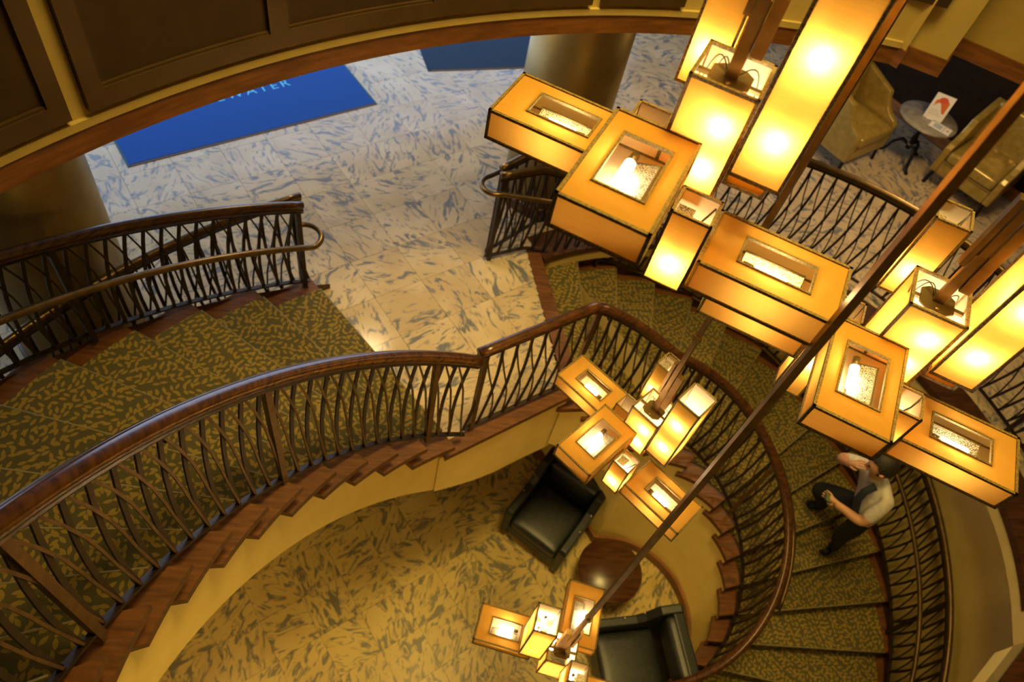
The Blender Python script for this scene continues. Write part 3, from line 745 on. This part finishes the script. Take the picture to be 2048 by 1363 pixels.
            if nm == 'M':
                # hub plate carrying the stem, wires
                hz = zb - .018; s_ = min(dx, dy) * .31
                poly = [(cx - s_, cy - s_ * .6), (cx - s_ * .55, cy - s_ * 1.0), (cx + s_ * .55, cy - s_ * 1.0), (cx + s_, cy - s_ * .6), (cx + s_, cy + s_ * .6), (cx + s_ * .55, cy + s_ * 1.0), (cx - s_ * .55, cy + s_ * 1.0), (cx - s_, cy + s_ * .6)]
                MB().prism(poly, hz - .006, hz).build('hub_plate', 'hub', sh)
                MB().box(x0, x1, cy - .008, cy + .008, hz - .016, hz - .006).build('cross_bar', 'hub', sh)
                MB().lathe([(.008, 0), (.008, .004), (.003, .006)], 10, (cx, cy - s_ * .7, hz)).build('screw', 'stem', sh)
                for sx, sy in ((-1, 1), (1, .8), (-.7, 1)):
                    b0, b1, b2 = Vector((cx + sx * .015, cy + .01, hz + .004)), Vector((cx + sx * dx * .36, cy + sy * dy * .33, hz + .065)), Vector((cx + sx * dx * .42, cy + sy * dy * .40, hz - .07))
                    MB().sweep([b0 * (1 - u) ** 2 + b1 * 2 * u * (1 - u) + b2 * u * u for u in [i / 8 for i in range(9)]], .004, .004, n=5).build('wire', 'wire', sh, True)
    xm, ym, zm = loc((BX['M'][0] + BX['M'][1]) / 2, (BX['M'][2] + BX['M'][3]) / 2, BX['M'][5])
    ztop = ZTOP - t.location.z
    MB().box(xm - .017, xm + .017, ym - .010, ym + .010, zm - .018, zm + .19).build('stem', 'stem', t, bevel=.002)
    MB().box(xm + .019, xm + .052, ym - .016, ym + .016, zm + .055, zm + .34).build('channel', 'stem', t)
    MB().box(xm - .036, xm - .019, ym - .012, ym + .022, zm + .14, zm + .40).build('channel', 'stem', t)
    MB().box(xm - .012, xm + .012, ym - .012, ym + .012, zm + .19, ztop).build('rod', 'stem', t)
    MB().box(xm - .017, xm + .017, ym - .017, ym + .017, zm + .62, zm + .66).build('coupling', 'stem', t)
    MB().box(xm - .08, xm + .08, ym - .08, ym + .08, ztop - .03, ztop).build('canopy', 'stem', t)
    return tag(t, label, 'chandelier', 'amber lantern chandeliers over the stairwell')
lantern((0, 0, 0, 0), 'nearest and largest amber box chandelier, at the upper right of the well')
lantern((.774, -.236, -.5, .004), 'amber box chandelier at the right edge, above the person on the stairs')
lantern((.306, -.603, -2.036, .33), 'middle amber box chandelier hanging before the inner railing of the landing')
lantern((.468, .305, -3.235, 2.914), 'lowest and smallest amber box chandelier near the lower floor')

# ------------------------------------------------------------------ furniture
def cushion(name, x0, x1, y0, y1, z0, z1, mat, parent, bev=.03, puff=0.0, n=6):
    bm = bmesh.new()
    vs = {}
    for i in range(n + 1):
        for j in range(n + 1):
            u, v = i / n, j / n
            z = z1 + puff * (sin(pi * u) * sin(pi * v)) ** .6
            vs[i, j] = bm.verts.new((x0 + (x1 - x0) * u, y0 + (y1 - y0) * v, z))
    for i in range(n):
        for j in range(n): bm.faces.new((vs[i, j], vs[i + 1, j], vs[i + 1, j + 1], vs[i, j + 1]))
    r = bmesh.ops.extrude_face_region(bm, geom=bm.faces[:])
    for v in [g for g in r['geom'] if isinstance(g, bmesh.types.BMVert)]: v.co.z = z0
    bmesh.ops.recalc_face_normals(bm, faces=bm.faces[:])
    o = bmo(name, bm, mat, parent, True); b = o.modifiers.new('bevel', 'BEVEL'); b.width = bev; b.segments = 3; b.limit_method = 'ANGLE'; b.angle_limit = radians(50)
    return o
def side_profile(name, prof, y0, y1, mat, parent, bev=.018):
    """extrude an (x,z) outline along y"""
    n = len(prof); vs = [(x, y0, z) for x, z in prof] + [(x, y1, z) for x, z in prof]
    o = mk(name, vs, [tuple(range(n)), tuple(range(n, 2 * n))[::-1]] + [(i, n + i, n + (i + 1) % n, (i + 1) % n) for i in range(n)], mat, parent)
    bm = bmesh.new(); bm.from_mesh(o.data); bmesh.ops.recalc_face_normals(bm, faces=bm.faces[:]); bm.to_mesh(o.data); bm.free()
    b = o.modifiers.new('bevel', 'BEVEL'); b.width = bev; b.segments = 3; b.limit_method = 'ANGLE'; b.angle_limit = radians(40)
    return o
def gold_chair(x, y, face, label):
    """front towards local +x; origin on the floor at the middle of the front edge"""
    t = empty('armchair', (x, y, L1), face)
    W, D = .36, .74
    prof = [(-.02, .17), (-.02, .46), (-.06, .50), (-.14, .535), (-.20, .585), (-.245, .66), (-.27, .735), (-.62, .84), (-.74, .86), (-.74, .17)]
    for s in (1, -1): side_profile('arm', prof, s * (W - .075), s * W, 'gold', t, .016)
    cushion('seat_cushion', -.60, -.005, -W + .08, W - .08, .33, .455, 'gold', t, .035, .02)
    MB().box(-.60, -.02, -W + .075, W - .075, .17, .315).build('front_rail', 'gold', t, bevel=.012)
    MB().box(-.55, -.012, -W + .078, W - .078, .314, .331).build('seam', 'golddk', t)
    # tufted back
    bm = bmesh.new(); ny, nz = 16, 14; g = {}
    btn = [(yy, zz) for r, zz in enumerate((.52, .64, .76)) for yy in ([-.18, 0, .18] if r % 2 == 0 else [-.26, -.09, .09, .26])]
    for i in range(ny + 1):
        for j in range(nz + 1):
            yy = -W + .07 + (2 * W - .14) * i / ny; zz = .36 + .51 * j / nz
            dmin = min(hypot(yy - a, zz - b) for a, b in btn); xx = -.58 - .10 * (zz - .4) - .03 * (1 - min(1, dmin / .07)) ** 1.5 + .0
            g[i, j] = bm.verts.new((xx, yy, zz))
    for i in range(ny):
        for j in range(nz): bm.faces.new((g[i, j], g[i + 1, j], g[i + 1, j + 1], g[i, j + 1]))
    r = bmesh.ops.extrude_face_region(bm, geom=bm.faces[:])
    for v in [e for e in r['geom'] if isinstance(e, bmesh.types.BMVert)]: v.co.x = -.73
    bmesh.ops.recalc_face_normals(bm, faces=bm.faces[:])
    bk = bmo('backrest', bm, 'gold', t, True)
    for a, b in btn: MB().lathe([(.012, 0), (.009, .006), (.003, .008)], 8, (0, 0, 0)).build('button', 'golddk', bk).matrix_local = Matrix.Translation((-.608 - .10 * (b - .4), a, b)) @ Matrix.Rotation(pi / 2, 4, 'Y')
    for sx, sy in ((-.06, 1), (-.06, -1), (-.68, 1), (-.68, -1)):
        dx = .02 if sx > -.3 else -.03
        MB().sweep([(sx, sy * (W - .05), .18), (sx + dx, sy * (W - .035), 0)], .03, .03).build('leg', 'castiron', t)
    return tag(t, label, 'armchair', 'gold armchairs in the lounge')
fx, fy = (4.29 + 4.89) / 2, (6.12 + 6.52) / 2
gold_chair(fx + .02, fy + .02, radians(-56), 'gold leather armchair left of the round stone table')
gold_chair(5.56, 5.99, radians(-140), 'tufted gold leather armchair right of the round stone table')
def stone_table(x, y):
    t = empty('side_table', (x, y, L1)); h = .56
    MB().lathe([(.30, h - .028), (.315, h - .02), (.318, h - .01), (.312, h), (.01, h)], 40).build('table_top', 'tabletop', t, True)
    MB().lathe([(.10, h - .05), (.12, h - .03), (.12, h - .026)], 20).build('top_bracket', 'castiron', t)
    MB().lathe([(.030, .16), (.022, .22), (.034, .30), (.020, .38), (.020, h - .05)], 12).build('column', 'castiron', t, True)
    MB().lathe([(.032, .205), (.036, .215), (.032, .225)], 12).build('collar', 'nail', t, True)
    for i in range(3):
        a = radians(120 * i + 25); q = []
        for r, z in ((.02, .20), (.10, .235), (.17, .16), (.20, .07), (.235, .02), (.29, .014)): q.append((r * cos(a), r * sin(a), z))
        MB().sweep(q, .035, .028).build('foot', 'castiron', t, True, .006)
    return tag(t, 'round grey stone table on a cast iron base between the gold armchairs', 'table')
TX, TY = 5.22, 6.62
stone_table(TX, TY)
def card_stand(x, y, rz):
    t = empty('table_card', (x, y, L1 + .56), rz)
    b = MB().add([(-.10, 0, 0), (.10, 0, 0), (.10, .05, .27), (-.10, .05, .27), (-.10, .004, -.0), (.10, .004, 0), (.10, .054, .27), (-.10, .054, .27)],
             [(0, 1, 2, 3), (7, 6, 5, 4), (0, 4, 5, 1), (1, 5, 6, 2), (2, 6, 7, 3), (3, 7, 4, 0)]).build('card', 'paper', t)
    def on(u, v): return (u, .05 * v / .27 - .0012, v)
    pts = [on(-.07 + .14 * s, .13 + .05 * sin(s * 5)) for s in [i / 8 for i in range(9)]] + [on(.07 - .14 * s, .20 + .035 * sin(s * 3.3)) for s in [i / 8 for i in range(9)]]
    mk('printed_picture', pts, [tuple(range(len(pts)))], 'orange', b)
    q = [on(.0 + .045 * cos(a), .215 + .03 * sin(a)) for a in [i * pi / 6 for i in range(12)]]; mk('printed_picture', [(x_, y_ - .0006, z_) for x_, y_, z_ in q], [tuple(range(12))], 'printred', b)
    for i in range(3): MB().add([on(-.07, .05 + .022 * i), on(.05 - .02 * i, .05 + .022 * i), on(.05 - .02 * i, .055 + .022 * i), on(-.07, .055 + .022 * i)], [(0, 1, 2, 3)]).build('printed_line', 'printgrey', b)
    MB().box(-.06, .06, -.02, .10, -.0005, .004).build('foot_plate', 'paper', t)
    return tag(t, 'white table card with an orange picture standing on the stone table', 'table card')
card_stand(TX + .02, TY - .02, radians(-27))
def leaflet(x, y, rz):
    t = empty('leaflet', (x, y, L1 + .56), rz)
    MB().box(-.13, .10, -.075, .075, .0002, .004).build('sheet', 'paper', t)
    MB().box(-.09, .0, -.05, .05, .004, .0046).build('printed_block', 'printgrey', t)
    MB().box(.02, .028, -.075, .075, .004, .0047).build('fold_line', 'printgrey', t)
    MB().lathe([(.014, .004), (.014, .0048)], 12, (.065, .0, 0)).build('printed_mark', 'printred', t)
    return tag(t, 'white folded leaflet lying flat on the stone table', 'leaflet')
leaflet(TX + .08, TY - .17, radians(-42))

def club_chair(x, y, rz, label, W=.38, D=.82):
    t = empty('club_chair', (x, y, L0), rz)
    prof = [(.0, .12), (.0, .55), (-.03, .585), (-.42, .60), (-.50, .66), (-.56, .76), (-.60, .83), (-D + .02, .86), (-D, .84), (-D, .12)]
    for s in (1, -1):
        a = side_profile('arm', prof, s * (W - .085), s * W, 'black', t, .022)
        MB().sweep([(x_ , s * (W + .001), z_ - .02) for x_, z_ in prof[1:8]], .008, .006).build('piping', 'nail' if False else 'black', a)
        for i in range(3): MB().lathe([(.012, 0), (.008, .005), (.002, .007)], 8, (-.30 - .17 * i, s * (W - .02), .61 if i == 0 else .63 + .09 * i)).build('stud', 'nail', a)
    cushion('seat_cushion', -.62, -.01, -W + .09, W - .09, .28, .43, 'black', t, .04, .02)
    MB().box(-.62, -.02, -W + .08, W - .08, .12, .28).build('front_rail', 'black', t, bevel=.012)
    MB().box(-D, -D + .11, -W + .06, W - .06, .12, .83).build('back_panel', 'black', t, bevel=.02)
    b = cushion('backrest', -.17, .21, -W + .085, W - .085, -.10, .06, 'black', t, .04, .03); b.matrix_local = Matrix.Translation((-.72, 0, .64)) @ Matrix.Rotation(radians(98), 4, 'Y') @ Matrix.Rotation(0, 4, 'X')
    for sx, sy in ((-.04, 1), (-.04, -1), (-D + .06, 1), (-D + .06, -1)): MB().sweep([(sx, sy * (W - .05), .13), (sx, sy * (W - .045), 0)], .045, .045).build('leg', 'walnut', t)
    return tag(t, label, 'armchair', 'black leather chairs on the lower floor')
club_chair(1.36, 2.87, radians(-126), 'black leather club chair beside the walnut table, facing the open floor')
club_chair(1.98, 1.66, radians(-172), 'black leather club chair half hidden behind the lowest chandelier')
t = empty('round_table', (2.17, 2.58, L0))
MB().lathe([(.30, .415), (.335, .425), (.338, .44), (.33, .45), (.01, .45)], 44).build('table_top', 'walnut', t, True)
MB().lathe([(.05, .04), (.035, .10), (.035, .36), (.10, .415)], 18).build('pedestal', 'walnut', t, True)
MB().lathe([(.21, 0), (.21, .02), (.05, .05)], 28).build('base', 'walnut', t, True)
tag(t, 'low round walnut table on the lower floor beside the drum wall', 'table')

# ------------------------------------------------------------------ person on the lower flight
def person():
    zc = CZ
    def A(x, y, z): return Vector((x, y, z + zc))
    J = {}
    J['pelvis'] = (A(4.10, 2.68, -5.52), .162); J['belly'] = (A(4.05, 2.69, -5.36), .172); J['chest'] = (A(3.97, 2.71, -5.17), .188); J['neckb'] = (A(3.90, 2.725, -5.00), .085)
    J['neck'] = (A(3.88, 2.73, -4.955), .058); J['headb'] = (A(3.855, 2.735, -4.885), .085); J['head'] = (A(3.835, 2.735, -4.80), .095); J['headt'] = (A(3.84, 2.735, -4.735), .065)
    f = Vector((-.93, .30, 0)).normalized(); s = Vector((-f.y, f.x, 0))
    J['shN'] = (A(3.99, 2.535, -5.08), .082); J['elN'] = (A(3.90, 2.475, -5.36), .054); J['wrN'] = (A(3.71, 2.63, -5.34), .034)
    J['shF'] = (A(3.93, 2.895, -5.06), .082); J['elF'] = (A(3.72, 2.97, -5.14), .054); J['wrF'] = (A(3.67, 2.83, -4.97), .034)
    J['hipN'] = (A(4.09, 2.60, -5.60), .110); J['knN'] = (A(4.10, 2.62, -6.00), .074); J['anN'] = (A(4.25, 2.655, -6.33), .048); J['toN'] = (A(4.10, 2.585, -6.372), .040)
    J['heN'] = (A(4.29, 2.675, -6.372), .040)
    J['hipF'] = (A(4.09, 2.78, -5.60), .110); J['knF'] = (A(3.90, 3.03, -5.84), .078); J['anF'] = (A(4.12, 3.00, -6.165), .048); J['toF'] = (A(3.97, 3.02, -6.208), .040)
    J['heF'] = (A(4.16, 2.995, -6.208), .040)
    E_ = [('pelvis', 'belly'), ('belly', 'chest'), ('chest', 'neckb'), ('neckb', 'neck'), ('neck', 'headb'), ('headb', 'head'), ('head', 'headt'),
          ('chest', 'shN'), ('shN', 'elN'), ('elN', 'wrN'), ('chest', 'shF'), ('shF', 'elF'), ('elF', 'wrF'),
          ('pelvis', 'hipN'), ('hipN', 'knN'), ('knN', 'anN'), ('anN', 'toN'), ('anN', 'heN'), ('pelvis', 'hipF'), ('hipF', 'knF'), ('knF', 'anF'), ('anF', 'toF'), ('anF', 'heF')]
    lab = {}
    def seg(a, b): return a + '|' + b
    for e in E_:
        n = e[1]
        lab[seg(*e)] = 'trousers' if n[:2] in ('hi', 'kn', 'an') else 'shoe' if n[:2] in ('to', 'he') and n not in ('headb', 'head', 'headt') else 'skin' if n in ('neck', 'headb', 'head', 'headt', 'wrN', 'wrF') else 'shirt'
    # hands: palm and five fingers each
    def hand(tag_, wr, d, side, curl):
        d = d.normalized(); side = side.normalized(); nrm = d.cross(side).normalized() * curl
        w0 = J[wr][0]; pm = w0 + d * .055; J['pm' + tag_] = (pm, .030); E_.append((wr, 'pm' + tag_)); lab[seg(wr, 'pm' + tag_)] = 'skin'
        for i, (off, ln) in enumerate(((-.030, .058), (-.010, .068), (.011, .064), (.030, .052))):
            a = pm + d * .030 + side * off; b = a + d * ln * .5 + nrm * .012; c = b + d * ln * .25 + nrm * .030
            for nm, p in (('a', a), ('b', b), ('c', c)): J['f%s%d%s' % (tag_, i, nm)] = (p, .0085)
            for x_, y_ in (('pm' + tag_, 'f%s%da' % (tag_, i)), ('f%s%da' % (tag_, i), 'f%s%db' % (tag_, i)), ('f%s%db' % (tag_, i), 'f%s%dc' % (tag_, i))): E_.append((x_, y_)); lab[seg(x_, y_)] = 'skin'
        a = w0 + d * .03 - side * .038 + nrm * .01; b = a + d * .035 - side * .015 + nrm * .018
        J['t%sa' % tag_] = (a, .0105); J['t%sb' % tag_] = (b, .0085)
        for x_, y_ in ((wr, 't%sa' % tag_), ('t%sa' % tag_, 't%sb' % tag_)): E_.append((x_, y_)); lab[seg(x_, y_)] = 'skin'
    hand('N', 'wrN', Vector((-.75, .62, .15)), Vector((.5, .6, .6)), 1)
    hand('F', 'wrF', Vector((.35, -.45, .75)), Vector((.2, .8, .4)), -1)
    names = list(J); idx = {n: i for i, n in enumerate(names)}
    root = empty('person', (4.17, 2.80, L1 - RISE * 11)); rl = Vector(root.location)
    me = bpy.data.meshes.new('body'); me.from_pydata([J[n][0] - rl for n in names], [(idx[a], idx[b]) for a, b in E_], [])
    o = bpy.data.objects.new('body', me); COL.objects.link(o)
    sk = o.modifiers.new('skin', 'SKIN'); sk.use_smooth_shade = True; sk.branch_smoothing = .6
    if not me.skin_vertices: me.attributes
    for i, n in enumerate(names):
        r = J[n][1]; v = me.skin_vertices[0].data[i]; v.radius = (r, r)
        if n in ('chest', 'belly', 'pelvis'): v.radius = (r * 1.12, r * .92)
        v.use_root = (n == 'pelvis')
    sb = o.modifiers.new('sub', 'SUBSURF'); sb.levels = 2; sb.render_levels = 2
    bpy.context.view_layer.update()
    m2 = bpy.data.meshes.new_from_object(o.evaluated_get(bpy.context.evaluated_depsgraph_get())); bpy.data.objects.remove(o)
    m2.materials.clear()
    for m in ('skin', 'shirt', 'trousers', 'castiron'): m2.materials.append(M[m])
    mid = {'skin': 0, 'shirt': 1, 'trousers': 2, 'shoe': 3}
    segs = [(J[a][0] - rl, J[b][0] - rl, J[a][1], J[b][1], lab[seg(a, b)], b) for a, b in E_]
    for p in m2.polygons:
        best = 1e9; bl = 'shirt'; p.use_smooth = True
        for a, b, ra, rb, l, bn in segs:
            d = b - a; tt = max(0, min(1, (p.center - a).dot(d) / max(1e-9, d.length_squared))); q = a + d * tt
            v = (p.center - q).length - (ra + (rb - ra) * tt)
            if bn in ('elN', 'elF') and tt > .72: l2 = 'skin'
            elif bn in ('wrN', 'wrF'): l2 = 'skin'
            else: l2 = l
            if v < best: best = v; bl = l2
        p.material_index = mid[bl]
    body = raw('body', m2, None, root)
    # head shaping: hair cap, ears, nose, eyes, mouth
    hc = J['head'][0] - rl + Vector((0, 0, .0)); f3 = (f + Vector((0, 0, -.35))).normalized(); s3 = Vector((0, 0, 1)).cross(f3).normalized(); u3 = f3.cross(s3)
    HM = Matrix(((f3.x, s3.x, u3.x), (f3.y, s3.y, u3.y), (f3.z, s3.z, u3.z)))
    def local(mb, name, mat, smooth=True): 
        o = mb.build(name, mat, body, smooth)
        for v in o.data.vertices: v.co = hc + HM @ v.co * 1.14
        return o
    bm = bmesh.new(); bmesh.ops.create_icosphere(bm, subdivisions=3, radius=1)
    for v in bm.verts: v.co = Vector((v.co.x * .092, v.co.y * .074, v.co.z * .108)) + Vector((-.003, 0, -.012))
    me_ = bpy.data.meshes.new('head'); bm.to_mesh(me_); bm.free(); ho = raw('head', me_, 'skin', body, True)
    for v in ho.data.vertices: v.co = hc + HM @ v.co * 1.14
    bm = bmesh.new(); bmesh.ops.create_icosphere(bm, subdivisions=3, radius=1)
    for v in bm.verts:
        q = v.co.copy(); v.co = Vector((q.x * .102, q.y * .088, q.z * .112)) + Vector((-.014, 0, .010))
        v.co += v.co.normalized() * random.uniform(-.003, .004)
    dele = [v for v in bm.verts if (v.co.x > .045 and v.co.z < .060) or (v.co.z < -.055 and v.co.x > -.035) or v.co.z < -.085]
    bmesh.ops.delete(bm, geom=dele, context='VERTS')
    me_ = bpy.data.meshes.new('hair'); bm.to_mesh(me_); bm.free(); hr_ = raw('hair', me_, 'hair', body, True)
    for v in hr_.data.vertices: v.co = hc + HM @ v.co * 1.14
    local(MB().add([(.088, -.010, -.005), (.088, .010, -.005), (.112, 0, -.030), (.090, 0, .025), (.090, -.014, -.034), (.090, .014, -.034)], [(0, 2, 3), (3, 2, 1), (0, 4, 2), (2, 5, 1), (4, 5, 2)]), 'nose', 'skin')
    for sgn in (1, -1):
        local(MB().lathe([(.002, -.010), (.016, -.006), (.020, 0), (.014, .006), (.002, .009)], 10, (0, sgn * .078, -.010)), 'ear', 'skin')
        local(MB().lathe([(.001, -.006), (.008, -.003), (.008, .003), (.001, .006)], 8, (.083, sgn * .030, .008)), 'eye', 'castiron')
    local(MB().box(.080, .091, -.020, .020, -.062, -.054), 'mouth', 'orange')
    # navy side panel of the shirt: a band following the near side from shoulder to hem
    spine = [A(3.86, 2.635, -4.985) - rl, A(3.80, 2.62, -5.06) - rl, A(3.795, 2.60, -5.17) - rl, A(3.84, 2.575, -5.30) - rl, A(3.89, 2.57, -5.40) - rl]
    spine_ = [J['neckb'][0] - rl + Vector((.02, -.10, .03)), J['shN'][0] - rl + Vector((-.045, -.005, .068)), J['shN'][0] - rl + Vector((-.085, -.02, .0)), J['chest'][0] - rl + Vector((-.15, -.09, -.06)), J['belly'][0] - rl + Vector((-.15, -.09, -.03)), J['pelvis'][0] - rl + Vector((-.12, -.09, .06))]
    MB().sweep(spine, .062, .022, up=(-.75, -.35, .55)).build('shirt_stripe', 'navy', body, True)
    tag(root, 'person in pale grey shirt and black trousers standing on the lower flight', 'person')
    # phone in the near hand
    ph = J['pmN'][0] + Vector((-.01, .0, .045))
    t = empty('phone', ph - Vector((0, 0, .05)), radians(-30))
    MB().box(-.005, .005, -.036, .036, 0, .10).build('case', 'wire', t, bevel=.003); MB().box(.0052, .0058, -.032, .032, .008, .092).build('screen', 'phone', t)
    t.rotation_euler = (radians(25), radians(-50), radians(-30))
    tag(t, 'small phone held in the hand of the person on the stairs', 'phone')
person()
